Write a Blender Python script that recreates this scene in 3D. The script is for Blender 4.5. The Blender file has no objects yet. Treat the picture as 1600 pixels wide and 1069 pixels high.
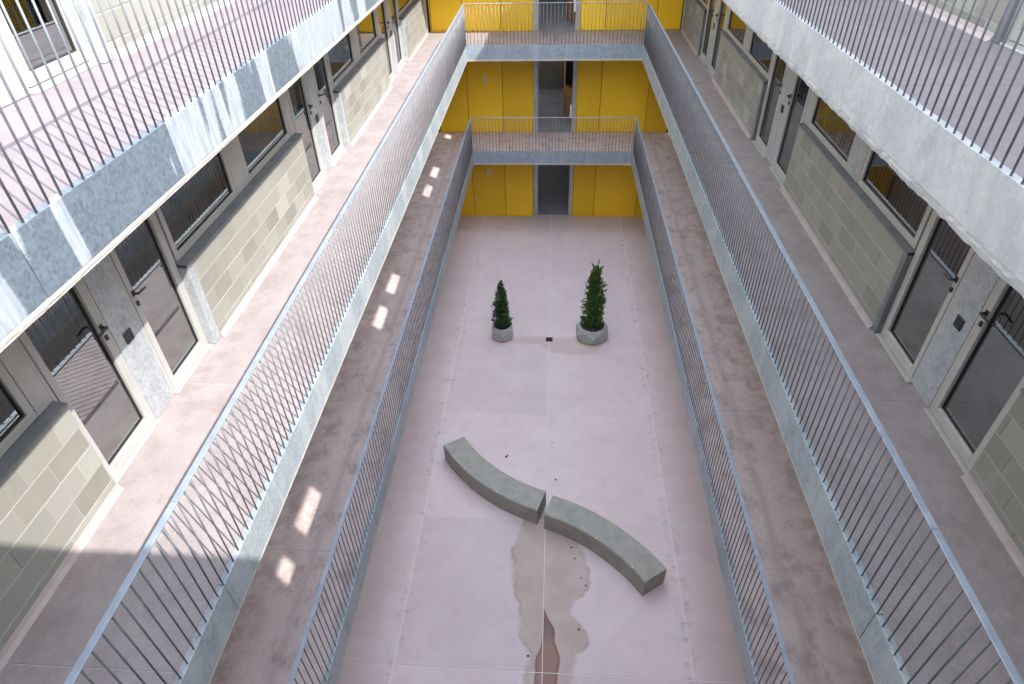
import bpy, math, random
from mathutils import Vector, Matrix
random.seed(7)
S = bpy.context.scene
COL = S.collection

# ------------------------------------------------------------------ camera
CAM = Vector((0.0088, 0.0, 10.3964))
PITCH, YAW, ROLL, FPX = 0.6709, -0.0753, -0.0268, 987.65
def camera():
    F = Vector((math.sin(YAW)*math.cos(PITCH), math.cos(YAW)*math.cos(PITCH), -math.sin(PITCH)))
    R = Vector((math.cos(YAW), -math.sin(YAW), 0.0))
    U = R.cross(F)
    c, s = math.cos(ROLL), math.sin(ROLL)
    R2 = R*c + U*s
    U2 = U*c - R*s
    cd = bpy.data.cameras.new('camera')
    cd.sensor_fit = 'HORIZONTAL'; cd.sensor_width = 36.0
    cd.lens = FPX/1600*36.0
    cd.clip_start = 0.05; cd.clip_end = 500
    co = bpy.data.objects.new('camera', cd); COL.objects.link(co)
    m = Matrix((R2, U2, -F)).transposed().to_4x4()
    m.translation = CAM
    co.matrix_world = m
    S.camera = co
camera()

# ------------------------------------------------------------------ light
LX, LY = 0.76, 0.58                      # light travels (-LX, +LY, -1)
ELEV = math.atan2(1.0, math.hypot(LX, LY))
w = bpy.data.worlds.new('World'); S.world = w; w.use_nodes = True
nt = w.node_tree; nt.nodes.clear()
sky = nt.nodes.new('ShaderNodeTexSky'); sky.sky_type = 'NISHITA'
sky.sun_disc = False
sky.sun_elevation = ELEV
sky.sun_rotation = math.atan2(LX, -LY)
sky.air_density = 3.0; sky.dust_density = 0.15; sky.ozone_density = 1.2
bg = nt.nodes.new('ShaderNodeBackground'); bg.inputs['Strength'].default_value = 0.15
wo = nt.nodes.new('ShaderNodeOutputWorld')
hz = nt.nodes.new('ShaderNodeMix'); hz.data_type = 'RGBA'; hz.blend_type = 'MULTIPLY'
hz.inputs[0].default_value = 1.0; hz.inputs[7].default_value = (1.97, 1.57, 1.54, 1)     # gain on the sky colour: brightens and warms it to lift the shade
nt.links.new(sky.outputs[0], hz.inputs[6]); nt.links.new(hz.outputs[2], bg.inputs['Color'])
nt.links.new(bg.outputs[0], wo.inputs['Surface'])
sd = bpy.data.lights.new('sun', 'SUN'); sd.energy = 2.0; sd.angle = math.radians(0.4)
sd.color = (1.0, 0.97, 0.93)
so = bpy.data.objects.new('sun', sd); COL.objects.link(so)
so.location = (12, -10, 25)
so.rotation_euler = Vector((-LX, LY, -1.0)).to_track_quat('-Z', 'Y').to_euler()
S.view_settings.view_transform = 'Standard'
S.view_settings.look = 'None'
S.view_settings.gamma = 1.0
S.view_settings.exposure = 2.0
S.render.engine = 'CYCLES'
S.cycles.max_bounces = 10; S.cycles.diffuse_bounces = 6; S.cycles.glossy_bounces = 5
S.cycles.transparent_max_bounces = 16
S.cycles.sample_clamp_indirect = 6.0

# ------------------------------------------------------------------ dimensions
XL = {0: -2.418, 1: -2.418, 2: -2.418, 3: -2.50}
XR = {0: 2.378, 1: 2.378, 2: 2.378, 3: 2.31}
ZF = {0: 0.0, 1: 2.995, 2: 5.995, 3: 9.0}
YN, YE, YB = -1.565, 18.526, 20.2          # near wall, far footbridge edge, far wall
YNB = 0.02                                  # edge of the near footbridge
DL, DR = -3.845, 3.69                       # door planes
BL, BR = -3.755, 3.635                      # block planes
MOD = 2.886
FD = 0.40                                   # fascia depth
RH = 1.03

# ------------------------------------------------------------------ material helpers
class NT:
    def __init__(s, name):
        s.m = bpy.data.materials.new(name); s.m.use_nodes = True
        s.t = s.m.node_tree; s.t.nodes.clear()
        s.out = s.t.nodes.new('ShaderNodeOutputMaterial')
        s._pos = None
    def n(s, typ, **kw):
        nd = s.t.nodes.new(typ)
        for k, v in kw.items():
            if k == 'ins':
                for kk, vv in v.items():
                    s.put(nd.inputs[kk], vv)
            else: setattr(nd, k, v)
        return nd
    def put(s, sock, v):
        if isinstance(v, bpy.types.NodeSocket): s.t.links.new(v, sock)
        elif isinstance(v, tuple) and len(v) == 3 and sock.type == 'RGBA': sock.default_value = (*v, 1)
        else: sock.default_value = v
    def pos(s):
        if s._pos is None: s._pos = s.n('ShaderNodeNewGeometry').outputs['Position']
        return s._pos
    def math(s, op, a, b=0.0, c=0.0, clamp=False):
        nd = s.n('ShaderNodeMath', operation=op, use_clamp=clamp)
        for i, v in enumerate((a, b, c)): s.put(nd.inputs[i], v)
        return nd.outputs[0]
    def noise(s, scale, detail=4, rough=0.55, vec=None, stretch=None, dist=0.0):
        v = vec if vec is not None else s.pos()
        if stretch:
            mp = s.n('ShaderNodeMapping'); s.put(mp.inputs['Vector'], v); mp.inputs['Scale'].default_value = stretch; v = mp.outputs[0]
        nd = s.n('ShaderNodeTexNoise', ins={'Scale': scale, 'Detail': detail, 'Roughness': rough, 'Distortion': dist})
        s.put(nd.inputs['Vector'], v)
        return nd.outputs['Fac']
    def ramp(s, fac, lo, hi, a=0.0, b=1.0):
        nd = s.n('ShaderNodeMapRange', clamp=True, interpolation_type='SMOOTHSTEP')
        for k, v in zip(('Value', 'From Min', 'From Max', 'To Min', 'To Max'), (fac, lo, hi, a, b)): s.put(nd.inputs[k], v)
        return nd.outputs[0]
    def mix(s, fac, a, b, mode='MIX'):
        nd = s.n('ShaderNodeMix', data_type='RGBA', blend_type=mode)
        s.put(nd.inputs[0], fac); s.put(nd.inputs[6], a); s.put(nd.inputs[7], b)
        return nd.outputs[2]
    def sep(s):
        nd = s.n('ShaderNodeSeparateXYZ'); s.put(nd.inputs[0], s.pos()); return nd.outputs
    def rnd(s):
        return s.n('ShaderNodeObjectInfo').outputs['Random']
    def bump(s, h, strength, dist=0.01):
        nd = s.n('ShaderNodeBump', ins={'Strength': strength, 'Distance': dist}); s.put(nd.inputs['Height'], h)
        return nd.outputs[0]
    def finish(s, color, rough=0.7, metal=0.0, normal=None, spec=0.5):
        p = s.n('ShaderNodeBsdfPrincipled')
        s.put(p.inputs['Base Color'], color); s.put(p.inputs['Roughness'], rough); s.put(p.inputs['Metallic'], metal)
        s.put(p.inputs['Specular IOR Level'], spec)
        if normal is not None: s.put(p.inputs['Normal'], normal)
        s.t.links.new(p.outputs[0], s.out.inputs['Surface'])
        return s.m

def simple(name, c1, c2, scale=6, rough=0.6, metal=0.0, bump=0.15, bscale=60, rnd=0.0, spec=0.5):
    k = NT(name)
    col = k.mix(k.ramp(k.noise(scale), 0.3, 0.7), c1, c2)
    if rnd:
        col = k.mix(1.0, col, k.n('ShaderNodeCombineColor', ins={0: k.math('MULTIPLY_ADD', k.rnd(), rnd, 1-rnd/2), 1: k.math('MULTIPLY_ADD', k.rnd(), rnd, 1-rnd/2), 2: k.math('MULTIPLY_ADD', k.rnd(), rnd, 1-rnd/2)}).outputs[0], 'MULTIPLY')
    return k.finish(col, rough, metal, k.bump(k.noise(bscale, 3), bump, 0.004), spec)

def mat_galv(name, base, pale, streak=0.5, metal=0.35, rough=0.45, cut=0.56, spangle=0.22):
    """galvanised sheet: fine crystalline spangle, pale lime runs with hard sides"""
    k = NT(name)
    vor = k.n('ShaderNodeTexVoronoi', feature='F1', ins={'Scale': 46.0, 'Randomness': 1.0})
    k.put(vor.inputs['Vector'], k.pos())
    bw = k.n('ShaderNodeRGBToBW'); k.put(bw.inputs[0], vor.outputs['Color'])
    fine = k.noise(60, 5, 0.75, stretch=(1, 1, 0.35))
    sp = k.math('ADD', k.math('MULTIPLY', bw.outputs[0], spangle), k.math('ADD', k.math('MULTIPLY', fine, 0.5), k.math('MULTIPLY', k.noise(6, 6, 0.75), 0.45)))
    d = tuple(c*0.62 for c in base); l = tuple(min(1, c*1.38) for c in base)
    col = k.mix(k.ramp(sp, 0.25, 0.25+0.35+spangle), d, l)
    x, y, z = k.sep()
    u = k.n('ShaderNodeCombineXYZ'); k.put(u.inputs[0], k.math('ADD', k.math('MULTIPLY', x, 1.0), y)); k.put(u.inputs[2], k.math('MULTIPLY', z, 0.10))
    run = k.noise(1.9, 3, 0.6, vec=u.outputs[0])
    run2 = k.noise(9.0, 2, 0.6, vec=u.outputs[0])
    edge = k.math('MULTIPLY', k.math('SUBTRACT', k.noise(40, 3, 0.6), 0.5), 0.03)
    m = k.ramp(k.math('ADD', run, edge), cut, cut+0.022)
    m2 = k.ramp(k.math('ADD', run2, edge), 0.66, 0.71)
    vein = k.ramp(k.noise(26, 3, 0.7, vec=u.outputs[0]), 0.3, 0.7, 0.55, 1.0)
    mm = k.math('MULTIPLY', k.math('MAXIMUM', k.math('MULTIPLY', m, vein), k.math('MULTIPLY', m2, 0.75)), streak, clamp=True)
    col = k.mix(mm, col, pale)
    met = k.math('MULTIPLY', k.math('SUBTRACT', 1.0, mm), metal)
    return k.finish(col, k.ramp(sp, 0.2, 0.8, rough+0.1, rough-0.06), met, k.bump(k.noise(45, 3), 0.05, 0.003))

def mat_walk(name, c1, c2, dirt, dirtcol, z):
    """pink screed with trowel clouds, traffic dirt and a grubby line near the wall"""
    k = NT(name)
    x, y, _ = k.sep()
    col = k.mix(k.ramp(k.noise(1.7, 5, 0.6), 0.3, 0.7), c1, c2)
    grain = k.noise(170, 2, 0.5)
    col = k.mix(k.ramp(grain, 0.35, 0.65, 0.0, 0.20), col, tuple(c*0.55 for c in c1))
    col = k.mix(k.ramp(k.noise(38, 4, 0.7), 0.45, 0.7, 0.0, 0.30), col, tuple(c*0.68 for c in c1))
    col = k.mix(k.ramp(k.noise(55, 3, 0.7), 0.55, 0.75, 0.0, 0.30), col, tuple(min(1, c*1.45) for c in c2))
    cl = k.noise(3.4, 7, 0.74, stretch=(1.0, 0.7, 1))
    dm = k.math('MULTIPLY', k.ramp(cl, 0.46, 0.66), dirt)
    ax = k.math('ABSOLUTE', x)
    lane = k.math('SUBTRACT', 1.0, k.ramp(k.math('ABSOLUTE', k.math('SUBTRACT', k.math('ADD', ax, k.math('MULTIPLY', k.noise(1.3, 3), 0.12)), 3.12)), 0.0, 0.10))
    dm = k.math('MAXIMUM', dm, k.math('MULTIPLY', lane, dirt*0.55))
    edge = k.ramp(ax, 3.25, 3.6)
    dm = k.math('MAXIMUM', dm, k.math('MULTIPLY', k.math('MULTIPLY', edge, k.ramp(k.noise(4, 5), 0.4, 0.65)), 0.25+dirt*0.5))
    col = k.mix(dm, col, dirtcol)
    pale = k.ramp(k.noise(3.8, 7, 0.76), 0.58, 0.72)
    col = k.mix(k.math('MULTIPLY', pale, 0.34), col, tuple(min(0.72, c*1.4) for c in c2))
    rg = k.ramp(k.noise(3, 5), 0.3, 0.7, 0.48, 0.72)
    return k.finish(col, rg, 0, k.bump(grain, 0.12, 0.003), 0.4)

def curve(k, val, lo, hi, pts, vlo, vhi):
    """piecewise curve of world y -> value through a Float Curve node"""
    t = k.n('ShaderNodeMapRange', clamp=True)
    for kk, v in zip(('Value', 'From Min', 'From Max'), (val, lo, hi)): k.put(t.inputs[kk], v)
    fc = k.n('ShaderNodeFloatCurve'); k.put(fc.inputs['Value'], t.outputs[0])
    c = fc.mapping.curves[0]
    pts = sorted(pts)
    P = [((a-lo)/(hi-lo), (b-vlo)/(vhi-vlo)) for a, b in pts]
    while len(c.points) < len(P): c.points.new(0.5, 0.5)
    for q, (a, b) in zip(c.points, P): q.location = (a, b)
    fc.mapping.update()
    return k.math('MULTIPLY_ADD', fc.outputs[0], vhi-vlo, vlo)

def mat_court():
    k = NT('courtyard_screed')
    x, y, _ = k.sep()
    col = k.mix(k.ramp(k.noise(0.8, 6, 0.62), 0.32, 0.68), (0.715, 0.572, 0.548), (0.77, 0.625, 0.60))
    col = k.mix(k.ramp(k.noise(2.4, 6, 0.7), 0.48, 0.72, 0, 0.5), col, (0.64, 0.495, 0.465))
    col = k.mix(k.ramp(k.noise(1.4, 5, 0.65, stretch=(0.3, 1.6, 1)), 0.5, 0.7, 0, 0.3), col, (0.62, 0.52, 0.50))
    col = k.mix(k.ramp(k.noise(26, 4, 0.7), 0.56, 0.74, 0, 0.22), col, (0.55, 0.44, 0.43))
    col = k.mix(k.ramp(k.noise(150, 2), 0.35, 0.7, 0, 0.10), col, (0.4, 0.32, 0.33))
    rv = k.math('MULTIPLY', k.math('SUBTRACT', k.rnd(), 0.5), 0.10)
    col = k.mix(1.0, col, k.n('ShaderNodeCombineColor', ins={0: k.math('ADD', rv, 1.0), 1: k.math('ADD', rv, 1.0), 2: k.math('ADD', rv, 1.0)}).outputs[0], 'MULTIPLY')
    # grime that gathers along the side joints and the far end
    ax = k.math('ABSOLUTE', x)
    near = k.ramp(k.math('ABSOLUTE', k.math('SUBTRACT', ax, 2.40)), 0.02, 0.24, 1, 0)
    spots = k.ramp(k.noise(5, 7, 0.78), 0.50, 0.66)
    col = k.mix(k.math('MULTIPLY', k.math('MULTIPLY', near, spots), 0.5), col, (0.25, 0.20, 0.19))
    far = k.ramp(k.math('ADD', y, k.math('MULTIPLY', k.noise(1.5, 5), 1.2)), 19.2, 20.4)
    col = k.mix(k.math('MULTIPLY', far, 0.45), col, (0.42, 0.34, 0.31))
    out = k.math('MULTIPLY', k.ramp(ax, 2.42, 2.6), k.ramp(k.noise(1.8, 6, 0.7), 0.45, 0.7))
    col = k.mix(k.math('MULTIPLY_ADD', out, 0.35, k.math('MULTIPLY', k.ramp(ax, 2.40, 2.43), 0.10)), col, (0.58, 0.46, 0.42))
    # large tide mark under the benches, with a brown rim
    wob = k.math('MULTIPLY', k.math('SUBTRACT', k.noise(3.6, 3, 0.55), 0.5), 0.20)
    xl = curve(k, y, 3.0, 8.0, [(7.8, -0.25), (7.38, -0.43), (6.95, -0.58), (6.29, -0.567), (5.92, -0.49), (5.57, -0.394), (5.24, -0.388), (4.92, -0.247), (4.62, -0.28), (3.4, -0.5)], -1, 1)
    xr = curve(k, y, 3.0, 8.0, [(7.8, 0.1), (7.41, 0.25), (7.0, 0.646), (6.6, 0.788), (6.22, 0.809), (5.97, 0.722), (5.73, 0.483), (5.39, 0.64), (5.18, 0.77), (4.86, 0.54), (4.62, 0.5), (3.4, 0.6)], -1, 1)
    ins = k.math('ADD', k.math('MINIMUM', k.math('SUBTRACT', x, xl), k.math('SUBTRACT', xr, x)), wob)
    ins = k.math('MINIMUM', ins, k.math('MULTIPLY', k.math('SUBTRACT', 7.75, y), 0.6))
    wet = k.ramp(ins, -0.05, 0.07)
    col = k.mix(k.math('MULTIPLY', wet, k.ramp(k.noise(2.2, 4), 0.3, 0.7, 0.62, 0.92)), col, (0.50, 0.372, 0.295))
    rim = k.math('MULTIPLY', wet, k.ramp(ins, 0.02, 0.075, 1, 0))
    rim = k.math('MULTIPLY', rim, k.ramp(k.noise(3.2, 4), 0.42, 0.6))
    col = k.mix(k.math('MULTIPLY', rim, 0.6), col, (0.27, 0.19, 0.12))
    # rust-brown stain running out of the middle joint
    rl = curve(k, y, 3.0, 6.0, [(5.75, 0.02), (5.53, -0.012), (5.15, -0.01), (5.0, -0.05), (4.83, -0.115), (4.62, -0.12), (3.4, -0.2)], -1, 1)
    rr = curve(k, y, 3.0, 6.0, [(5.75, -0.02), (5.53, 0.08), (5.3, 0.2), (5.15, 0.2), (4.83, 0.29), (4.62, 0.25), (3.4, 0.3)], -1, 1)
    ri = k.math('ADD', k.math('MINIMUM', k.math('SUBTRACT', x, rl), k.math('SUBTRACT', rr, x)), k.math('MULTIPLY', wob, 0.22))
    rw = k.math('MULTIPLY', k.ramp(ri, -0.008, 0.015), k.ramp(y, 5.72, 5.78, 1, 0))
    col = k.mix(k.math('MULTIPLY', rw, 0.85), col, (0.32, 0.165, 0.11))
    col = k.mix(k.math('MULTIPLY', rw, k.ramp(y, 5.0, 5.4, 0, 0.85)), col, (0.20, 0.135, 0.125))
    rr2 = k.math('MULTIPLY', rw, k.ramp(ri, 0.02, 0.065, 1, 0))
    col = k.mix(k.math('MULTIPLY', rr2, 0.6), col, (0.21, 0.09, 0.045))
    # damp run from the planters to the drain
    e1 = k.math('ADD', k.math('POWER', k.math('DIVIDE', k.math('ADD', x, 0.50), 0.72), 2), k.math('POWER', k.math('DIVIDE', k.math('SUBTRACT', y, 13.17), 0.20), 2))
    e2 = k.math('ADD', k.math('POWER', k.math('DIVIDE', k.math('SUBTRACT', x, 0.62), 0.85), 2), k.math('POWER', k.math('DIVIDE', k.math('SUBTRACT', y, 12.95), 0.42), 2))
    e = k.math('SUBTRACT', k.math('MINIMUM', e1, e2), k.math('MULTIPLY', wob, 3.0))
    dp = k.ramp(e, 0.55, 1.1, 1, 0)
    col = k.mix(k.math('MULTIPLY', dp, 0.42), col, (0.50, 0.385, 0.28))
    rg = k.ramp(k.noise(2.0, 5), 0.3, 0.7, 0.45, 0.65)
    return k.finish(col, rg, 0, k.bump(k.noise(130, 3), 0.06, 0.003), 0.4)

def mat_block():
    k = NT('concrete_block')
    r = k.rnd()
    col = k.mix(r, (0.268, 0.258, 0.23), (0.325, 0.315, 0.283))
    r2 = k.math('FRACT', k.math('MULTIPLY', r, 17.31))
    col = k.mix(k.ramp(r2, 0.86, 0.92, 0, 0.75), col, (0.40, 0.395, 0.36))
    col = k.mix(k.ramp(r2, 0.12, 0.06, 0, 0.6), col, (0.20, 0.197, 0.172))
    col = k.mix(k.ramp(k.noise(5, 6, 0.7), 0.4, 0.7, 0, 0.3), col, (0.33, 0.315, 0.245))
    g = k.noise(110, 3, 0.6)
    col = k.mix(k.ramp(g, 0.3, 0.7, 0.0, 0.25), col, (0.20, 0.19, 0.155))
    col = k.mix(k.ramp(k.noise(3.0, 5, 0.6, stretch=(1, 1, 0.25)), 0.58, 0.75, 0, 0.25), col, (0.40, 0.395, 0.36))
    return k.finish(col, 0.92, 0, k.bump(g, 0.35, 0.004), 0.2)

def mat_yellow():
    k = NT('yellow_laminate')
    x, y, z = k.sep()
    base = k.mix(k.ramp(k.noise(1.2, 4), 0.3, 0.7), (0.92, 0.555, 0.018), (0.96, 0.59, 0.024))
    base = k.mix(k.ramp(k.noise(7, 6, 0.7, stretch=(1, 1, 0.4)), 0.62, 0.78, 0, 0.22), base, (0.45, 0.27, 0.03))
    rv = k.math('MULTIPLY_ADD', k.rnd(), 0.18, 0.86)
    base = k.mix(1.0, base, k.n('ShaderNodeCombineColor', ins={0: rv, 1: rv, 2: rv}).outputs[0], 'MULTIPLY')
    return k.finish(base, 0.5, 0, k.bump(k.noise(40, 3), 0.04, 0.003), 0.4)

def mat_glass():
    k = NT('coated_glass')
    fr = k.n('ShaderNodeFresnel', ins={'IOR': 4.4})
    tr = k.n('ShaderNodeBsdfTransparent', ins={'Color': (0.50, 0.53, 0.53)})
    gl = k.n('ShaderNodeBsdfGlossy', ins={'Color': (0.93, 0.95, 0.95), 'Roughness': 0.012})
    
    ms = k.n('ShaderNodeMixShader'); k.put(ms.inputs[0], fr.outputs[0])
    k.t.links.new(tr.outputs[0], ms.inputs[1]); k.t.links.new(gl.outputs[0], ms.inputs[2])
    k.t.links.new(ms.outputs[0], k.out.inputs['Surface'])
    return k.m

def mat_concrete(name, c1, c2, scale=3, bump=0.3, white=0.0):
    k = NT(name)
    col = k.mix(k.ramp(k.noise(scale, 6, 0.65), 0.3, 0.7), c1, c2)
    pit = k.noise(75, 4, 0.65)
    col = k.mix(k.ramp(pit, 0.58, 0.72, 0, 0.6), col, tuple(c*0.5 for c in c1))
    if white:
        mott = k.noise(16, 7, 0.8)
        col = k.mix(k.ramp(k.math('ADD', k.math('MULTIPLY', mott, 0.5), k.math('MULTIPLY', k.noise(2.2, 5, 0.6), 0.5)), 0.42, 0.60, 0, white), col, (0.56, 0.56, 0.54))
        run = k.noise(3.0, 5, 0.65, stretch=(1, 1, 0.35))
        col = k.mix(k.ramp(run, 0.5, 0.68, 0, white*0.6), col, (0.60, 0.60, 0.575))
        col = k.mix(k.ramp(k.noise(24, 5, 0.7), 0.60, 0.72, 0, 0.16), col, (0.26, 0.27, 0.27))
    return k.finish(col, 0.85, 0, k.bump(pit, bump, 0.004), 0.25)

def mat_wood(name, a, b):
    k = NT(name)
    st = k.noise(3.0, 6, 0.6, stretch=(14, 1, 14))
    return k.finish(k.mix(k.ramp(st, 0.35, 0.65), a, b), 0.45, 0, None)

def mat_leaf(name, a, b, c):
    k = NT(name)
    col = k.mix(k.ramp(k.noise(9, 4), 0.35, 0.65), a, b)
    col = k.mix(k.ramp(k.noise(33, 3), 0.5, 0.72, 0, 0.8), col, c)
    return k.finish(col, 0.55, 0, None, 0.35)

M = {}
M['galv'] = mat_galv('galvanised_fascia', (0.175, 0.215, 0.255), (0.46, 0.495, 0.52), 0.92, 0.35, 0.45, 0.475, 0.30)
M['galv2'] = mat_galv('galvanised_fascia_weathered', (0.34, 0.385, 0.405), (0.47, 0.50, 0.505), 0.6, 0.3, 0.5, 0.52, 0.08)
M['galvb'] = mat_galv('galvanised_bridge_fascia', (0.30, 0.35, 0.40), (0.44, 0.475, 0.50), 0.5, 0.35, 0.5, 0.57, 0.12)
M['galvp'] = mat_galv('galvanised_panel', (0.40, 0.425, 0.445), (0.48, 0.50, 0.51), 0.25, 0.35, 0.45, 0.56, 0.14)
M['galvd'] = simple('dark_zinc_sill', (0.17, 0.185, 0.20), (0.23, 0.245, 0.26), 5, 0.5, 0.35, 0.05)
M['rail'] = simple('galvanised_rail', (0.34, 0.40, 0.47), (0.43, 0.485, 0.55), 9, 0.42, 0.4, 0.05)
M['bar'] = simple('galvanised_bar', (0.15, 0.16, 0.18), (0.205, 0.218, 0.24), 9, 0.45, 0.3, 0.0)
M['court'] = mat_court()
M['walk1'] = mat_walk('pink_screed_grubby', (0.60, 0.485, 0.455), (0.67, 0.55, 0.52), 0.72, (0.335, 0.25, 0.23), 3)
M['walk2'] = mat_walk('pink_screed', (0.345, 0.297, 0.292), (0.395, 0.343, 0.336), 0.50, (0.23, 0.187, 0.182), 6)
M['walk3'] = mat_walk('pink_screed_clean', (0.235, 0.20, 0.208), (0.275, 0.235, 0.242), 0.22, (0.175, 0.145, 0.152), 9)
M['wjoint'] = simple('gallery_joint_filler', (0.46, 0.395, 0.385), (0.52, 0.45, 0.44), 8, 0.8, 0, 0.1)
M['joint'] = simple('joint_filler', (0.74, 0.68, 0.66), (0.84, 0.78, 0.76), 8, 0.8, 0, 0.1)
M['block'] = mat_block()
M['mortar'] = simple('mortar', (0.34, 0.335, 0.305), (0.41, 0.40, 0.365), 7, 0.9, 0, 0.3)
M['skirt'] = simple('pink_cove', (0.385, 0.325, 0.312), (0.44, 0.375, 0.36), 6, 0.7, 0, 0.2)
M['alu'] = simple('pale_aluminium', (0.43, 0.42, 0.40), (0.475, 0.465, 0.445), 4, 0.42, 0.1, 0.02)
M['gasket'] = simple('black_gasket', (0.02, 0.02, 0.022), (0.03, 0.03, 0.032), 5, 0.6, 0, 0)
M['black'] = simple('black_plastic', (0.015, 0.015, 0.016), (0.025, 0.025, 0.026), 5, 0.4, 0, 0)
M['glass'] = mat_glass()
M['yellow'] = mat_yellow()
M['conc'] = mat_concrete('pale_soffit_concrete', (0.56, 0.545, 0.51), (0.64, 0.625, 0.59), 4, 0.5)
M['lip'] = mat_concrete('pale_slab_edge', (0.55, 0.525, 0.465), (0.66, 0.635, 0.57), 8, 0.6)
M['splat'] = mat_concrete('cement_smeared_sheet', (0.36, 0.38, 0.395), (0.45, 0.465, 0.475), 2.5, 0.4, 0.75)
M['bench'] = mat_concrete('cast_bench_concrete', (0.345, 0.325, 0.275), (0.43, 0.405, 0.345), 5, 0.2)
M['pot'] = mat_concrete('planter_concrete', (0.36, 0.36, 0.325), (0.46, 0.455, 0.42), 5, 0.35)
M['soil'] = simple('bark_soil', (0.035, 0.020, 0.014), (0.10, 0.055, 0.038), 55, 0.95, 0, 1.0, 40)
M['seam'] = simple('dark_seam', (0.03, 0.022, 0.01), (0.045, 0.03, 0.015), 5, 0.9, 0, 0)
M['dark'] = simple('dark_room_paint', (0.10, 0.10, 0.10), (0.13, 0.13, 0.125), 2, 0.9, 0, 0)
M['floorw'] = mat_wood('room_parquet', (0.16, 0.095, 0.06), (0.27, 0.17, 0.11))
M['oak'] = mat_wood('varnished_oak', (0.17, 0.085, 0.035), (0.26, 0.14, 0.06))
M['white'] = simple('white_enamel', (0.72, 0.72, 0.70), (0.78, 0.78, 0.76), 5, 0.4, 0, 0)
M['greyp'] = simple('grey_print', (0.25, 0.25, 0.25), (0.3, 0.3, 0.3), 5, 0.6, 0, 0)
M['iron'] = simple('rusty_iron', (0.045, 0.03, 0.025), (0.10, 0.055, 0.035), 30, 0.8, 0.2, 0.3)
M['bark'] = simple('bark', (0.07, 0.045, 0.03), (0.13, 0.09, 0.06), 20, 0.95, 0, 0.6)
M['leaf1'] = mat_leaf('dark_conifer', (0.034, 0.075, 0.024), (0.066, 0.140, 0.038), (0.14, 0.235, 0.055))
M['leaf2'] = mat_leaf('green_conifer', (0.046, 0.105, 0.024), (0.088, 0.18, 0.038), (0.165, 0.285, 0.06))
M['dead'] = simple('dead_leaf', (0.055, 0.035, 0.022), (0.09, 0.06, 0.04), 20, 0.9, 0, 0)
M['plaster'] = simple('white_render', (0.58, 0.57, 0.55), (0.64, 0.63, 0.61), 1.5, 0.95, 0, 0.2)
M['pfloor'] = simple('grey_passage_screed', (0.27, 0.26, 0.29), (0.34, 0.325, 0.355), 2.5, 0.6, 0, 0.1)
M['pane_wall'] = simple('corridor_plaster', (0.20, 0.20, 0.195), (0.26, 0.26, 0.25), 1.5, 0.95, 0, 0.1)

# ------------------------------------------------------------------ mesh helpers
CACHE = {}
def mesh_from(key, mat, verts, faces, smooth=False):
    me = bpy.data.meshes.new(key)
    me.from_pydata([tuple(v) for v in verts], [], faces)
    me.materials.append(M[mat])
    if smooth:
        for p in me.polygons: p.use_smooth = True
    me.update()
    return me
def box_vf(sx, sy, sz, b=0.0, o=(0, 0, 0), base=0):
    hx, hy, hz = sx/2, sy/2, sz/2
    b = min(b, hx*0.9, hy*0.9, hz*0.9)
    if b <= 0:
        v = [(o[0]+x*hx, o[1]+y*hy, o[2]+z*hz) for x in (-1, 1) for y in (-1, 1) for z in (-1, 1)]
        f = [(0, 1, 3, 2), (4, 6, 7, 5), (0, 4, 5, 1), (2, 3, 7, 6), (0, 2, 6, 4), (1, 5, 7, 3)]
        return v, [tuple(i+base for i in q) for q in f]
    v = []; idx = {}
    for x in (-1, 1):
        for y in (-1, 1):
            for z in (-1, 1):
                for a in range(3):
                    p = [x*hx, y*hy, z*hz]
                    for q in range(3):
                        if q != a: p[q] -= (x, y, z)[q]*b
                    idx[(x, y, z, a)] = len(v); v.append((o[0]+p[0], o[1]+p[1], o[2]+p[2]))
    f = []
    for s in (-1, 1):
        q = [idx[(s, y, z, 0)] for y, z in ((-1, -1), (1, -1), (1, 1), (-1, 1))]; f.append(q if s > 0 else q[::-1])
        q = [idx[(x, s, z, 1)] for x, z in ((-1, -1), (-1, 1), (1, 1), (1, -1))]; f.append(q if s > 0 else q[::-1])
        q = [idx[(x, y, s, 2)] for x, y in ((-1, -1), (1, -1), (1, 1), (-1, 1))]; f.append(q if s > 0 else q[::-1])
    for s in (-1, 1):
        for t in (-1, 1):
            q = [idx[(s, t, -1, 0)], idx[(s, t, -1, 1)], idx[(s, t, 1, 1)], idx[(s, t, 1, 0)]]; f.append(q if s*t > 0 else q[::-1])
            q = [idx[(s, -1, t, 2)], idx[(s, -1, t, 0)], idx[(s, 1, t, 0)], idx[(s, 1, t, 2)]]; f.append(q if s*t < 0 else q[::-1])
            q = [idx[(-1, s, t, 1)], idx[(-1, s, t, 2)], idx[(1, s, t, 2)], idx[(1, s, t, 1)]]; f.append(q if s*t < 0 else q[::-1])
    for x in (-1, 1):
        for y in (-1, 1):
            for z in (-1, 1):
                q = [idx[(x, y, z, 0)], idx[(x, y, z, 1)], idx[(x, y, z, 2)]]
                f.append(q if x*y*z > 0 else q[::-1])
    return v, [tuple(i+base for i in q) for q in f]
def box_mesh(sx, sy, sz, mat, b=0.004):
    key = ('box', round(sx, 4), round(sy, 4), round(sz, 4), mat, b)
    if key not in CACHE:
        v, f = box_vf(sx, sy, sz, b)
        CACHE[key] = mesh_from('box', mat, v, f)
    return CACHE[key]
def boxes_mesh(key, mat, boxes, b=0.003):
    """several boxes (cx,cy,cz,sx,sy,sz) as one mesh"""
    if key in CACHE: return CACHE[key]
    V, Fc = [], []
    for cx, cy, cz, sx, sy, sz in boxes:
        v, f = box_vf(sx, sy, sz, b, (cx, cy, cz), len(V)); V += v; Fc += f
    CACHE[key] = mesh_from(str(key[0]), mat, V, Fc)
    return CACHE[key]
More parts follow.
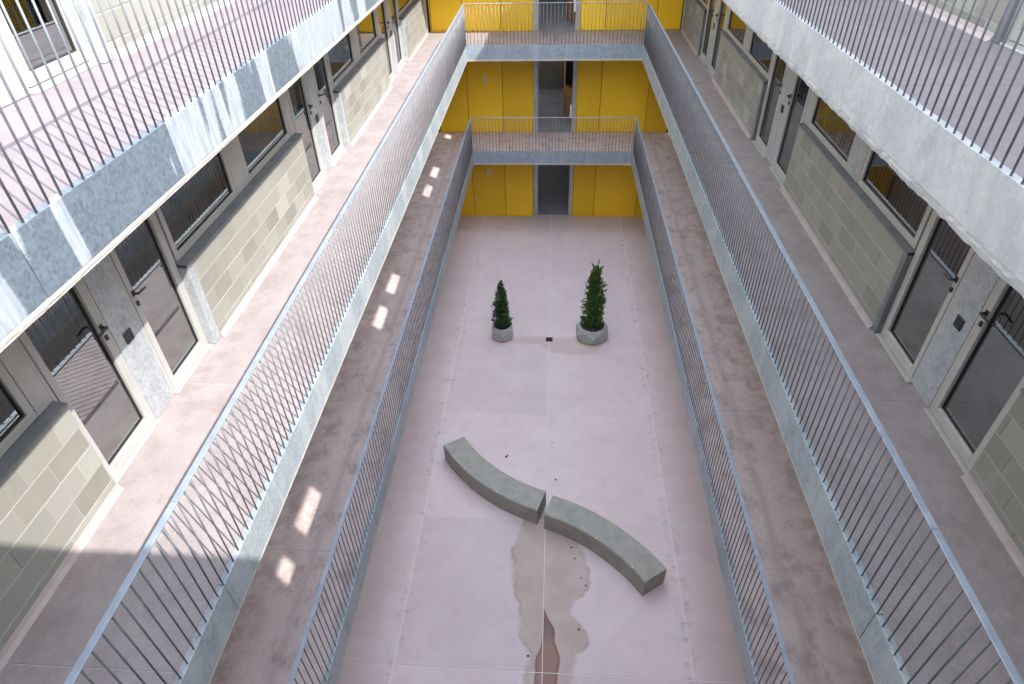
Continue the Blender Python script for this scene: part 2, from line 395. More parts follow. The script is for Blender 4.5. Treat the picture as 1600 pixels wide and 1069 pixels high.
def extrude_x(key, mat, prof, length):
    """closed profile of (y,z), extruded along x and centred"""
    k = (key, round(length, 3), mat)
    if k in CACHE: return CACHE[k]
    n = len(prof); h = length/2
    v = [(-h, y, z) for y, z in prof]+[(h, y, z) for y, z in prof]
    f = [(i, (i+1) % n, n+(i+1) % n, n+i) for i in range(n)]
    f += [tuple(range(n-1, -1, -1)), tuple(range(n, 2*n))]
    CACHE[k] = mesh_from(key, mat, v, f)
    return CACHE[k]
def cyl_mesh(r, h, mat, n=8, axis='z'):
    k = ('cyl', r, round(h, 4), mat, n, axis)
    if k in CACHE: return CACHE[k]
    v = []; 
    for z in (0, h):
        for i in range(n):
            a = 2*math.pi*i/n; p = (r*math.cos(a), r*math.sin(a), z)
            if axis == 'x': p = (p[2], p[0], p[1])
            if axis == 'y': p = (p[0], p[2], p[1])
            v.append(p)
    f = [(i, (i+1) % n, n+(i+1) % n, n+i) for i in range(n)]
    if axis == 'y': f = [q[::-1] for q in f]
    caps = [tuple(range(n-1, -1, -1)), tuple(range(n, 2*n))]
    if axis == 'y': caps = [c[::-1] for c in caps]
    me = mesh_from('cyl', mat, v, f+caps)
    for p in me.polygons[:n]: p.use_smooth = True
    CACHE[k] = me
    return me

WLOC = {}
def mk(name, mesh, parent=None, loc=(0, 0, 0), rz=0.0, rot=None):
    """link one object; loc is a world position even for a child"""
    o = bpy.data.objects.new(name, mesh); COL.objects.link(o)
    loc = Vector(loc); WLOC[o] = loc
    if parent is not None:
        o.parent = parent; o.location = loc-WLOC[parent]
    else: o.location = loc
    o.rotation_euler = rot if rot else (0, 0, rz)
    return o
def tag(o, label=None, cat=None, group=None, kind=None):
    if label: o['label'] = label
    if cat: o['category'] = cat
    if group: o['group'] = group
    if kind: o['kind'] = kind
    return o
def thing(name, loc, label, cat, group=None, kind=None):
    return tag(mk(name, None, None, loc), label, cat, group, kind)
def bx(name, parent, x0, x1, y0, y1, z0, z1, mat, b=0.004):
    return mk(name, box_mesh(abs(x1-x0), abs(y1-y0), abs(z1-z0), mat, b), parent, ((x0+x1)/2, (y0+y1)/2, (z0+z1)/2))

# ------------------------------------------------------------------ ground
ground = tag(bx('ground', None, -40, 40, -40, 60, -0.9, -0.5, 'plaster', 0), 'bare ground under the building', 'ground', kind='structure')
court = bx('courtyard_floor', None, -3.9, 3.8, YN, YB+0.02, -0.3, -0.006, 'joint', 0)
tag(court, 'pale pink screed courtyard floor with straight joints', 'floor', kind='structure')
G = 0.007
xs = [-3.86, -2.393, 0.0, 2.398, 3.72]
ys = [YN]+[19.05-MOD*k for k in range(7, -1, -1) if 19.05-MOD*k > YN+0.3]+[YB]
for i in range(4):
    for j in range(len(ys)-1):
        bx('floor_panel', court, xs[i]+G, xs[i+1]-G, ys[j]+G, ys[j+1]-G, -0.05, 0.0, 'court', 0.003)

# ------------------------------------------------------------------ walkways
LEVN = {1: 'lowest', 2: 'middle', 3: 'top'}
FASC = [(0, -FD+0.05), (0, 0.012), (-0.055, 0.012), (-0.055, 0.004), (-0.008, 0.004), (-0.008, -FD+0.05)]
def fascia_runs(par, run, x_face, z, a, b, mat, lipmat, rough_lip=False):
    """galvanised fascia panels and the pale slab edge under them along one edge. run: 'L','R' (along y) or 'F' (along x)"""
    rz = {'L': -math.pi/2, 'R': math.pi/2, 'F': math.pi, 'N': 0.0}[run]
    cuts = [a]
    if run in 'LR':
        c = 2.475-MOD*2
        while c < b-0.3:
            if c > a+0.3: cuts.append(c)
            c += MOD
    else: cuts.append((a+b)/2+0.02)
    cuts.append(b)
    rr = random.Random(int(z*10)+ord(run))
    for c0, c1 in zip(cuts, cuts[1:]):
        L = c1-c0-0.006; mid = (c0+c1)/2; off = rr.uniform(-0.0025, 0.0025)
        me = extrude_x('fascia', mat, FASC, L)
        if run in 'LR': p = (x_face+off, mid, z)
        else: p = (mid, x_face+off, z)
        mk('fascia_panel', me, par, p, rz)
    # slab edge with a slightly broken lower line
    L = b-a; n = max(6, int(L/0.06)); V = []; Fc = []
    for i in range(n+1):
        t = -L/2+L*i/n
        d = rr.uniform(-0.004, 0.006)*(1.5 if rough_lip else 0.7)
        o = rr.uniform(-0.004, 0.003)*(1.6 if rough_lip else 0.8)
        th = 0.062 if rough_lip else 0.045
        V += [(t, -0.004, -FD+0.046), (t, -0.004+o, -FD+0.046-th*0.5), (t, -0.012+o, -FD+0.046-th-d), (t, -0.12, -FD+0.046-th), (t, -0.12, -FD+0.046)]
        if i:
            k = (i-1)*5
            for q in range(5):
                Fc.append((k+q, k+5+q, k+5+(q+1) % 5, k+(q+1) % 5))
    me = mesh_from('slab_edge', lipmat, V, Fc)
    mid = (a+b)/2
    mk('slab_edge', me, par, (x_face, mid, z) if run in 'LR' else (mid, x_face, z), rz)

BAR = {}
def railing(run, x_face, z, a, b, label, group):
    """posts-and-bars rail; each bar is a part"""
    base = (x_face, (a+b)/2, z) if run in 'LR' else ((a+b)/2, x_face, z)
    root = thing('railing', base, label, 'railing', group)
    ins = {'L': -0.013, 'R': 0.013, 'F': 0.013}[run]
    n = int(round((b-a)/0.0985)); step = (b-a)/n
    me = cyl_mesh(0.0066, RH+0.0, 'bar', 8)
    for i in range(n+1):
        t = a+step*i
        if i in (0, n): t += 0.02 if i == 0 else -0.02
        p = (x_face+ins, t, z+0.006) if run in 'LR' else (t, x_face+ins, z+0.006)
        o = mk('bar', me, root, p)
        o.rotation_euler = (random.gauss(0, 0.0018), random.gauss(0, 0.0018), random.random())
    cuts = [a]
    if run in 'LR':
        c = 2.462-MOD*2
        while c < b-0.3:
            if c > a+0.3: cuts.append(c)
            c += MOD
    cuts.append(b)
    for c0, c1 in zip(cuts, cuts[1:]):
        L = c1-c0-0.004; mid = (c0+c1)/2
        h = z+RH+0.011
        if run in 'LR': mk('top_rail', box_mesh(0.046, L, 0.012, 'rail', 0.002), root, (x_face+ins, mid, h))
        else: mk('top_rail', box_mesh(L, 0.046, 0.012, 'rail', 0.002), root, (mid, x_face+ins, h))
    return root

PJ = 0.0035
def walkway(lv):
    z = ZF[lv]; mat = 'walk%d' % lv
    xl, xr = XL[lv], XR[lv]
    fm = {1: ('galv2', 'galv2', 'galvb'), 2: ('galv2', 'galv2', 'galvb'), 3: ('galv', 'splat', 'galv')}[lv]
    zt, zb = z-0.026, z-FD-0.002
    # left gallery
    for run, x0, x1, f in (('L', -4.0, xl-0.012, fm[0]), ('R', xr+0.012, 3.9, fm[1])):
        side = 'left' if run == 'L' else 'right'
        sl = bx('walkway_slab', None, x0, x1, YN, YB, zb, zt, 'conc', 0)
        tag(sl, 'pink %s gallery floor along the %s side of the courtyard' % (LEVN[lv], side), 'walkway', 'gallery floors', kind='structure')
        px0, px1 = (BL-0.02, xl-0.057) if run == 'L' else (xr+0.057, BR+0.02)
        bx('joint_bed', sl, px0-0.10 if run == 'L' else px0, px1 if run == 'L' else px1+0.10, YN, YB, zt+0.001, z-0.004, 'wjoint', 0)
        yy = [YN]+[4.72-MOD*k for k in (2, 1, 0)]+[4.72+MOD*k for k in range(1, 6)]
        yy = sorted(set([v for v in yy if YN <= v < YB-0.4]))+[YB]
        for y0, y1 in zip(yy, yy[1:]):
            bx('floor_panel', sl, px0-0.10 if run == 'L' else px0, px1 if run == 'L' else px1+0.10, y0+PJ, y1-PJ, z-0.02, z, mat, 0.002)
        fascia_runs(sl, run, xl if run == 'L' else xr, z, YNB, YE, f, 'splat' if f == 'splat' else 'lip', f == 'splat')
        tone = {('L', 1): 'galvanised railing in shade on the left of the lowest gallery', ('L', 2): 'sunlit galvanised railing casting a lattice shadow on the left of the middle gallery',
                ('L', 3): 'galvanised bar railing crossing the upper left corner above the blue-grey streaked fascia',
                ('R', 1): 'galvanised railing in shade on the right of the lowest gallery', ('R', 2): 'blue-topped galvanised railing in shade on the right of the middle gallery',
                ('R', 3): 'galvanised bar railing crossing the upper right corner above the pale smeared fascia'}[(run, lv)]
        railing(run, xl if run == 'L' else xr, z, YNB, YE, tone, 'gallery railings')
    # footbridges across the two ends
    for run, y0, y1, face in (('F', YE+0.012, YB+0.0, YE), ('N', YN, YNB-0.012, YNB)):
        sl = bx('footbridge_slab', None, xl-0.06, xr+0.06, y0, y1, zb+0.002, zt-0.002, 'conc', 0)
        tag(sl, 'pink %s footbridge floor at the %s end of the courtyard' % (LEVN[lv], 'far' if run == 'F' else 'near'), 'footbridge', 'footbridge floors', kind='structure')
        q0, q1 = (YE+0.057, YB) if run == 'F' else (YN, YNB-0.057)
        bx('floor_panel', sl, xl-0.053, -0.0035, q0, q1, z-0.02, z-0.0005, mat, 0.002)
        bx('floor_panel', sl, 0.0035, xr+0.053, q0, q1, z-0.02, z-0.0005, mat, 0.002)
        fascia_runs(sl, run, face, z, xl+0.004, xr-0.004, fm[2], 'lip')
    railing('F', YE, z, xl+0.02, xr-0.02, {1: 'straight galvanised railing across the far end of the lowest gallery', 2: 'straight galvanised railing across the far end of the middle gallery, partly in sun', 3: 'straight galvanised railing across the far end of the top gallery'}[lv], 'footbridge railings')
for lv in (1, 2, 3): walkway(lv)

# ------------------------------------------------------------------ side walls with doors and windows
BW, BH, MJ = 0.40, 0.20, 0.010
def block_section(wall, sgn, xf, y0, y1, z, rr):
    """five courses of blocks in running bond, each one a part, mortar set back"""
    d = -sgn                                     # direction into the wall; sgn=+1 for the left wall (faces +x)
    xin = xf+d*0.14
    bx('mortar_bed', wall, xf+d*0.004, xin, y0, y1, z, z+0.995, 'mortar', 0)
    z0 = z+0.0
    heights = [(0.0, 0.13)]+[(0.13+0.0+0.216*i, 0.13+0.216*(i+1)) for i in range(4)]
    for c, (h0, h1) in enumerate(heights):
        off = 0.0 if c % 2 else 0.2
        t = y0-off
        while t < y1-0.02:
            a, b = max(t, y0), min(t+BW, y1)
            if b-a > 0.05:
                pr = rr.uniform(-0.0015, 0.0015)
                o = bx('block', wall, xf+pr, xf+d*0.12, a+0.002, b-0.002, z0+h0+MJ/2, z0+h1-MJ/2, 'block', 0.0035)
            t += BW
    # coved pink skirting
    if z < 4: return
    prof = [(0, 0.0), (0.045, 0.0), (0.030, 0.010), (0.014, 0.026), (0.004, 0.060), (0.0, 0.062)]
    me = extrude_x('skirting', 'skirt', prof, y1-y0-0.004)
    mk('skirting', me, wall, (xf+sgn*0.0025, (y0+y1)/2, z), -math.pi/2 if sgn > 0 else math.pi/2)

def window(wall, sgn, xd, y0, y1, z0, z1):
    d = -sgn
    fw, fd = 0.072, 0.055
    W, H = y1-y0, z1-z0
    xm = xd+d*0.03
    bxs = [(0, 0, fw/2, fd, W, fw), (0, 0, H-fw/2, fd, W, fw), (0, -W/2+fw/2, H/2, fd, fw, H-2*fw-0.002), (0, W/2-fw/2, H/2, fd, fw, H-2*fw-0.002)]
    me = boxes_mesh(('window_frame', round(W, 3), round(H, 3), 'o'), 'alu', bxs, 0.004)
    win = mk('window', me, wall, (xm, (y0+y1)/2, z0))
    # bead line and gasket inside the frame
    iw, ih = W-2*fw, H-2*fw
    g = 0.012
    gb = [(0, 0, fw+g/2, 0.02, iw, g), (0, 0, H-fw-g/2, 0.02, iw, g), (0, -iw/2+g/2, H/2, 0.02, g, ih-2*g), (0, iw/2-g/2, H/2, 0.02, g, ih-2*g)]
    mk('gasket', boxes_mesh(('gasket', round(W, 3), round(H, 3)), 'gasket', gb, 0), win, (xm+d*0.004, (y0+y1)/2, z0))
    mk('pane', box_mesh(0.004, iw-0.004, ih-0.004, 'glass', 0), win, (xm+d*0.008, (y0+y1)/2, z0+H/2))
    return win

def lever(par, x, y, z, sgn, ydir):
    """black lever handle on a round rose with the lock escutcheon under it"""
    V, Fc = [], []
    def add(v, f): Fc.extend(f); V.extend(v)
    add(*box_vf(0.014, 0.040, 0.058, 0.005, (sgn*0.007, 0, 0), len(V)))
    add(*box_vf(0.050, 0.022, 0.022, 0.006, (sgn*0.036, 0, 0), len(V)))
    add(*box_vf(0.020, 0.085, 0.022, 0.006, (sgn*0.058, ydir*0.036, 0.0), len(V)))
    add(*box_vf(0.018, 0.055, 0.020, 0.006, (sgn*0.054, ydir*0.095, -0.007), len(V)))
    me = mesh_from('handle', 'black', V, Fc)
    h = mk('handle', me, par, (x, y, z))
    mk('lock', box_mesh(0.020, 0.030, 0.050, 'black', 0.004), par, (x+sgn*0.008, y, z-0.11))

def door(wall, sgn, xd, y0, y1, z, handle_side):
    d = -sgn
    W, H, of, lf, fd = y1-y0, 2.50, 0.035, 0.068, 0.06
    xm = xd+d*0.03
    o = [(0, -W/2+of/2, H/2, fd, of, H), (0, W/2-of/2, H/2, fd, of, H), (0, 0, 0.0175, fd, W-2*of-0.001, 0.035), (0, 0, H-of/2, fd, W-2*of-0.001, of)]
    dr = mk('door', boxes_mesh(('door_frame', round(W, 3)), 'alu', o, 0.003), wall, (xm, (y0+y1)/2, z+0.002))
    W2 = W-2*of-0.010; h0, h1 = 0.042, 2.46
    H2 = h1-h0
    br = 0.085
    l = [(0, -W2/2+lf/2, h0+H2/2, fd, lf, H2), (0, W2/2-lf/2, h0+H2/2, fd, lf, H2), (0, 0, h0+br/2, fd, W2-2*lf-0.001, br), (0, 0, h1-lf/2, fd, W2-2*lf-0.001, lf)]
    leaf = mk('leaf', boxes_mesh(('door_leaf', round(W, 3)), 'alu', l, 0.004), dr, (xm+sgn*0.007, (y0+y1)/2, z+0.002))
    iw = W2-2*lf; ih = H2-br-lf; zc = h0+br+ih/2
    g = 0.012
    gb = [(0, 0, zc-ih/2+g/2, 0.02, iw, g), (0, 0, zc+ih/2-g/2, 0.02, iw, g), (0, -iw/2+g/2, zc, 0.02, g, ih-2*g), (0, iw/2-g/2, zc, 0.02, g, ih-2*g)]
    mk('gasket', boxes_mesh(('door_gasket', round(W, 3)), 'gasket', gb, 0), dr, (xm+d*0.004, (y0+y1)/2, z+0.002))
    mk('pane', box_mesh(0.004, iw-0.004, ih-0.004, 'glass', 0), dr, (xm+d*0.008, (y0+y1)/2, z+0.002+zc))
    hy = (y1-of-0.012-lf/2) if handle_side > 0 else (y0+of+0.012+lf/2)
    lever(dr, xm+sgn*0.037, hy, z+1.20, sgn, -handle_side)
    # aluminium threshold strip
    mk('threshold', box_mesh(0.05, W-0.02, 0.018, 'alu', 0.004), dr, (xd+sgn*0.028, (y0+y1)/2, z+0.009))

WHERE = {1: 'lowest', 2: 'middle', 3: 'top'}
def side_wall(lv, sgn):
    z = ZF[lv]; o1 = 0.13 if lv == 1 else 0.0
    xd = DL-o1 if sgn > 0 else DR+o1; xb = BL-o1 if sgn > 0 else BR+o1
    d = -sgn
    ystart = 3.36 if sgn > 0 else 3.79
    side = 'left' if sgn > 0 else 'right'
    rr = random.Random(lv*10+sgn)
    HC = 2.575
    wall = thing('apartment_facade', (xb, (YN+YB)/2, z), 'grey concrete block facade with glass doors and windows on the %s of the %s gallery' % (side, WHERE[lv]), 'facade', 'gallery facades')
    per = 2*MOD-0.002
    for k in (-1, 0, 1, 2):
        y0 = ystart+per*k
        if k >= 0:
            door(wall, sgn, xd, y0, y0+0.83, z, +1)
            pn = bx('panel', wall, xd+sgn*0.004, xd+d*0.05, y0+0.833, y0+1.187, z+0.004, z+HC-0.06, 'galvp', 0.003)
            bx('doorbell', pn, xd+sgn*0.018, xd+sgn*0.004, y0+0.935, y0+1.045, z+0.86, z+0.98, 'black', 0.004)
            door(wall, sgn, xd, y0+1.19, y0+2.02, z, -1)
            # galvanised return that covers the end of the block wall
            bx('jamb', wall, xb+sgn*0.004, xd+d*0.04, y0+2.022, y0+(2.150 if sgn > 0 else 2.105), z+0.003, z+1.000, 'galvp' if sgn > 0 else 'galvd', 0.003)
        a = y0+(2.152 if sgn > 0 else 2.107)
        e = min(y0+per-0.003, YB-0.24)
        last = e < y0+per-0.1
        if k == -1: a = max(a, -0.3 if sgn > 0 else 0.1)
        block_section(wall, sgn, xb, a, e, z, rr)
        # zinc sill
        sl = y0+2.02 if k >= 0 else a
        prof = [(0.014, -0.024), (0.014, 0.0), (-0.14, 0.022), (-0.14, 0.016), (0.009, -0.005), (0.009, -0.024)]
        me = extrude_x('sill', 'galvd', prof, e-sl-0.002)
        mk('sill', me, wall, (xb, (sl+e)/2, z+1.035), -math.pi/2 if sgn > 0 else math.pi/2)
        zw0, zw1 = z+1.055, z+HC-0.04
        b0 = y0+2.06
        if k == -1:
            window(wall, sgn, xd, y0+3.99, y0+5.595, zw0, zw1)
            window(wall, sgn, xd, max(b0, a), y0+3.63, zw0, zw1)
            bx('panel', wall, xd+sgn*0.002, xd+d*0.05, y0+3.632, y0+3.988, zw0, zw1, 'galvp', 0.003)
            bx('panel', wall, xd+sgn*0.002, xd+d*0.05, y0+5.597, y0+5.768, zw0, zw1, 'alu', 0.003)
        elif not last:
            window(wall, sgn, xd, b0, y0+3.63, zw0, zw1)
            bx('panel', wall, xd+sgn*0.002, xd+d*0.05, y0+3.632, y0+3.988, zw0, zw1, 'galvp' if sgn < 0 else 'alu', 0.003)
            window(wall, sgn, xd, y0+3.99, y0+5.595, zw0, zw1)
            bx('panel', wall, xd+sgn*0.002, xd+d*0.05, y0+5.597, y0+5.768, zw0, zw1, 'alu', 0.003)
        else:
            window(wall, sgn, xd, b0, y0+3.63, zw0, zw1)
            window(wall, sgn, xd, y0+3.632, e-0.01, zw0, zw1)
    # head beam above the openings, end post and the plain end by the camera
    bx('head', wall, xb, xd+d*0.10, YN+0.01, YB-0.012, z+HC-0.04, z+HC+0.02, 'conc', 0)
    bx('post', wall, xb+sgn*0.03, xd+d*0.05, YB-0.232, YB-0.10, z+0.003, z+HC-0.045, 'galvp', 0.004)
    bx('post', wall, xb-sgn*0.02, xd+d*0.05, YB-0.097, YB-0.012, z+0.003, z+HC-0.045, 'galvd', 0.004)
    ey = (ystart-per+2.152); ey = max(ey, -0.3 if sgn > 0 else 0.1)
    bx('end_pier', wall, xb, xd+d*0.10, YN+0.01, ey-0.004, z+0.003, z+HC-0.045, 'plaster', 0)
    # room behind: parquet, back wall and ceiling
    xi, xo = xd+d*0.10, xd+d*3.6
    rm = tag(bx('room_floor', None, xi-d*0.09, xo, YN, YB, z-0.2, z-0.002, 'floorw', 0), 'brown parquet floor behind the %s glass doors of the %s gallery' % (side, WHERE[lv]), 'floor', kind='structure')
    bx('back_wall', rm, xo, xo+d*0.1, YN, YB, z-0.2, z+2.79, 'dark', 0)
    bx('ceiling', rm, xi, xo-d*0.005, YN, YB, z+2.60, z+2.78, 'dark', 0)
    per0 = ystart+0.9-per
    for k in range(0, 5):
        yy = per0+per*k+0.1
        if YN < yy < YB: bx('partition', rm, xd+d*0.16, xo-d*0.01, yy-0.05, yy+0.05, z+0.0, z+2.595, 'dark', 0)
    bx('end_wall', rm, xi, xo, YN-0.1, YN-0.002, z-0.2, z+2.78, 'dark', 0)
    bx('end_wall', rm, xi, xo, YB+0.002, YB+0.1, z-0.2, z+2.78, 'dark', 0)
for lv in (1, 2, 3):
    for sgn in (1, -1): side_wall(lv, sgn)

# ground storey side walls stand under the galleries, out of sight
for sgn, xb in ((1, BL), (-1, BR)):
    tag(bx('ground_wall', None, xb, xb-sgn*0.25, YN, YB-0.01, 0.002, ZF[1]-FD-0.01, 'plaster', 0), 'plain plastered ground storey wall on the %s' % ('left' if sgn > 0 else 'right'), 'wall', kind='structure')

# ------------------------------------------------------------------ far wall: yellow doors either side of a passage
def end_wall(lv):
    z = ZF[lv]; H = 2.60 if lv == 0 else 2.60
    top = (ZF[lv+1] if lv < 3 else 12.0)-FD-0.01
    H = top-z
    nm = {0: 'ground floor', 1: 'lowest gallery', 2: 'middle gallery', 3: 'top gallery'}[lv]
    wall = thing('yellow_cupboard_front', (0, YB, z), 'yellow panelled cupboard front with a passage at the far end of the %s' % nm, 'cupboard front', 'yellow cupboard fronts')
    x0, x1 = (-3.70, 3.60)
    t = 0.025
    yf = YB
    # carcass behind the leaves
    bx('carcass', wall, x0-0.1, -0.64, yf+0.03, yf+0.14, z-0.02, top+0.02, 'seam', 0)
    bx('carcass', wall, 0.71, x1+0.1, yf+0.03, yf+0.14, z-0.02, top+0.02, 'seam', 0)
    # yellow surround frames
    seams = [(-3.64, -2.717), (-2.702, -1.607), (-1.592, -0.655)]
    seamsr = [(0.722, 1.437), (1.452, 2.890), (2.905, 3.575)]
    fr = 0.022
    for a, b in ((x0+0.02, -0.627), (0.690, x1-0.005)):
        bx('frame', wall, a, b, yf-0.004, yf+0.03, z+0.004, z+0.030, 'yellow', 0.002)
        bx('frame', wall, a, a+fr, yf-0.004, yf+0.03, z+0.0305, top, 'yellow', 0.002)
        bx('frame', wall, b-fr, b, yf-0.004, yf+0.03, z+0.0305, top, 'yellow', 0.002)
    for i, (a, b) in enumerate(seams+seamsr):
        lf = None
        if lv == 0 and i == 2:
            # this leaf stands slightly ajar
            root = mk('door_leaf', box_mesh(b-a, t, H-0.05, 'yellow', 0.003), wall, ((a+b)/2, yf-0.045, z+0.04+(H-0.05)/2), math.radians(-4.2))
            lf = root
        else:
            lf = bx('door_leaf', wall, a, b, yf+0.0, yf+t, z+0.036, top-0.004, 'yellow', 0.003)
        kx = b-0.07 if i in (0, 3) else a+0.07
        if i in (1, 2, 3, 4):
            mk('keyhole', cyl_mesh(0.011, 0.012, 'galvd', 10, 'y'), lf, (kx, yf-(0.068 if (lv == 0 and i == 2) else 0.012), z+1.05))
    # galvanised jambs of the passage
    bx('jamb', wall, -0.624, -0.490, yf-0.012, yf+0.30, z+0.003, top, 'galvp', 0.004)
    bx('jamb', wall, 0.575, 0.687, yf-0.012, yf+0.30, z+0.003, top, 'galvp', 0.004)
    # number plate
    sg = bx('sign', wall, -2.195, -2.085, yf-0.006, yf-0.0005, z+1.54, z+1.72, 'white', 0.001)
    bx('digit', sg, -2.158, -2.122, yf-0.0075, yf-0.0062, z+1.645, z+1.69, 'greyp', 0)
    bx('digit', sg, -2.163, -2.117, yf-0.0075, yf-0.0062, z+1.57, z+1.625, 'greyp', 0)
    # small white fittings at the mouth of the passage
    if lv in (1, 2):
        bx('lamp', wall, -0.488, -0.43, yf+0.02, yf+0.10, top-0.20, top-0.01, 'white', 0.006)
        bx('lamp', wall, 0.515, 0.573, yf+0.02, yf+0.10, top-0.20, top-0.01, 'white', 0.006)
        bx('switch_box', wall, 0.510, 0.574, yf-0.008, yf+0.08, z+0.50, z+0.86, 'white', 0.006)
    # passage behind
    ps = tag(bx('passage_floor', None, -2.6, 2.6, yf+0.15, yf+4.7, z-0.2, z-0.001, 'pfloor', 0), 'grey passage floor behind the yellow wall at the %s' % nm, 'floor', kind='structure')
    bx('threshold', ps, -0.62, 0.685, yf+0.003, yf+0.149, z-0.2, z-0.001, 'walk2' if lv else 'court', 0)
    bx('back_wall', ps, -2.6, 2.6, yf+4.5, yf+4.7, z, z+2.78, 'pane_wall', 0)
    ow = 2.3 if lv else 1.0                # window strip in the left side wall of the passage
    bx('side_wall', ps, -2.6, -2.5, yf+0.15, yf+4.49, z, z+1.0, 'pane_wall', 0)
    bx('side_wall', ps, -2.6, -2.5, yf+0.15, yf+4.49-ow, z+1.001, z+2.78, 'pane_wall', 0)
    bx('side_wall', ps, 2.5, 2.6, yf+0.15, yf+4.49, z, z+2.78, 'pane_wall', 0)
    bx('ceiling', ps, -2.6, 2.6, yf+0.15, yf+4.7, top+0.002, z+2.79, 'pane_wall', 0)
for lv in (0, 1, 2, 3): end_wall(lv)

def wooden_leaf(lv, label):
    """open oak leaf standing edge-on inside the passage: stiles, rails, glass above, panel below"""
    z = ZF[lv]; y = YB+1.05
    t = thing('wooden_door', (0.50, y, z), label, 'door', 'open wooden doors')
    rz = math.radians(-66)
    W, H = 0.80, 2.10
    ca, sa = math.cos(rz), math.sin(rz)
    def part(name, cx, cz, sx, sy, sz, mat):
        mk(name, box_mesh(sx, sy, sz, mat, 0.004), t, (0.50+ca*cx, y+sa*cx, z+cz), rz)
    part('stile', -W/2+0.05, H/2+0.01, 0.10, 0.045, H, 'oak')
    part('stile', W/2-0.05, H/2+0.01, 0.10, 0.045, H, 'oak')
    for zz, h in ((0.08, 0.14), (1.02, 0.12), (H-0.06, 0.12)):
        part('rail', 0, zz, W-0.202, 0.043, h, 'oak')
    part('panel', 0, 0.555, W-0.202, 0.018, 0.80, 'oak')
    part('pane', 0, 1.535, W-0.202, 0.006, 0.90, 'glass')
wooden_leaf(1, 'brown wooden door standing open in the passage of the lowest gallery')
wooden_leaf(2, 'brown wooden door standing open in the passage of the middle gallery')

# ------------------------------------------------------------------ roof edge around the light well (above the frame)
ZP = 13.40
def parapet_right():
    root = tag(mk('roof_parapet', None, None, (DR, (YN+YB)/2, 12.0)), 'plastered roof parapet with paired openings on the right', 'wall', kind='structure')
    T = 0.10
    shift_y = -LY*(DR+3.325)/LX
    z0, z1 = 3+(DR+3.262)/LX, 3+(DR+3.46)/LX+T/LX
    opens = []
    for a, b in ((4.26, 4.52), (5.0, 5.68), (9.64, 10.32), (10.86, 11.54), (15.45, 16.12), (16.68, 17.35), (19.62, 19.92)):
        opens.append((a+shift_y-T*LY/LX, b+shift_y))
    opens = [(max(a, YN+0.02), b) for a, b in opens if b > YN+0.2]
    bx('wall', root, DR, DR+T, YN-0.3, YB+0.3, 11.6, z0, 'plaster', 0)
    bx('wall', root, DR, DR+T, YN-0.3, YB+0.3, z1, ZP, 'plaster', 0)
    y = YN-0.3
    for a, b in opens+[(YB+0.3, None)]:
        bx('wall', root, DR, DR+T, y, a, z0, z1, 'plaster', 0)
        y = b
parapet_right()
def par(name, x0, x1, y0, y1, z0, z1, label):
    tag(bx(name, None, x0, x1, y0, y1, z0, z1, 'plaster', 0), label, 'wall', kind='structure')
par('roof_parapet', DL-0.1, DL, YN-0.3, YB+0.3, 11.6, ZP, 'plastered roof parapet on the left')
par('end_wall', DL-0.1, DR, YN-0.2, YN-0.001, 0.0, ZP, 'plastered end wall behind the camera')
par('roof_parapet', DL, DR, YB+0.002, YB+0.12, 11.62, ZP, 'plastered roof parapet at the far end')
for x0, x1, y0, y1 in ((DR+0.1, DR+4.0, YN, YB+5), (DL-4.0, DL-0.1, YN, YB+5), (DL, DR, YB+0.12, YB+5)):
    tag(bx('roof', None, x0, x1, y0, y1, 11.7, 12.0, 'conc', 0), 'flat roof around the light well', 'roof', kind='structure')

# ------------------------------------------------------------------ benches
def bench(center, r0, r1, a0, a1, label):
    n = 26; h = 0.45; V = []; Fc = []; bv = 0.018
    mid = ((r0+r1)/2*math.cos((a0+a1)/2)+center[0], (r0+r1)/2*math.sin((a0+a1)/2)+center[1])
    prof = [(r0+0.006, 0.002), (r0, 0.02), (r0, h-bv), (r0+bv, h), (r1-bv, h), (r1, h-bv), (r1, 0.02), (r1-0.006, 0.002)]
    m = len(prof)
    for i in range(n+1):
        t = a0+(a1-a0)*i/n
        e = 0.0
        for r, z in prof:
            V.append((center[0]+r*math.cos(t)-mid[0], center[1]+r*math.sin(t)-mid[1], z))
        if i:
            k = (i-1)*m
            for q in range(m): Fc.append((k+q, k+(q+1) % m, k+m+(q+1) % m, k+m+q))
    Fc.append(tuple(range(m))); Fc.append(tuple(range((n+1)*m-1, n*m-1, -1)))
    if a1 > a0: Fc = [f[::-1] for f in Fc]
    me = mesh_from('bench_body', 'bench', V, Fc)
    root = thing('curved_bench', (mid[0], mid[1], 0), label, 'bench', 'curved concrete benches')
    mk('body', me, root, (mid[0], mid[1], 0))
    return root
b1 = bench((1.10, 11.10), 3.42, 3.91, math.atan2(9.12-11.10, -1.93-1.10)+2*math.pi*0, math.atan2(7.62-11.10, -0.077-1.10), 'grey curved concrete bench on the left, bowed towards the viewer')
b2 = bench((-1.10, 4.06), 3.42, 3.91, math.atan2(6.15-4.06, 1.94+1.10), math.atan2(7.545-4.06, 0.06+1.10), 'grey curved concrete bench on the right, bowed away from the viewer')
def plugs(root, center, r, angs):
    for a in angs:
        mk('lifting_plug', cyl_mesh(0.013, 0.008, 'white', 10), root, (center[0]+r*math.cos(a), center[1]+r*math.sin(a), 0.446))
plugs(b1, (1.10, 11.10), 3.89, (-2.36, -2.13))
plugs(b2, (-1.10, 4.06), 3.44, (0.94, 0.70))

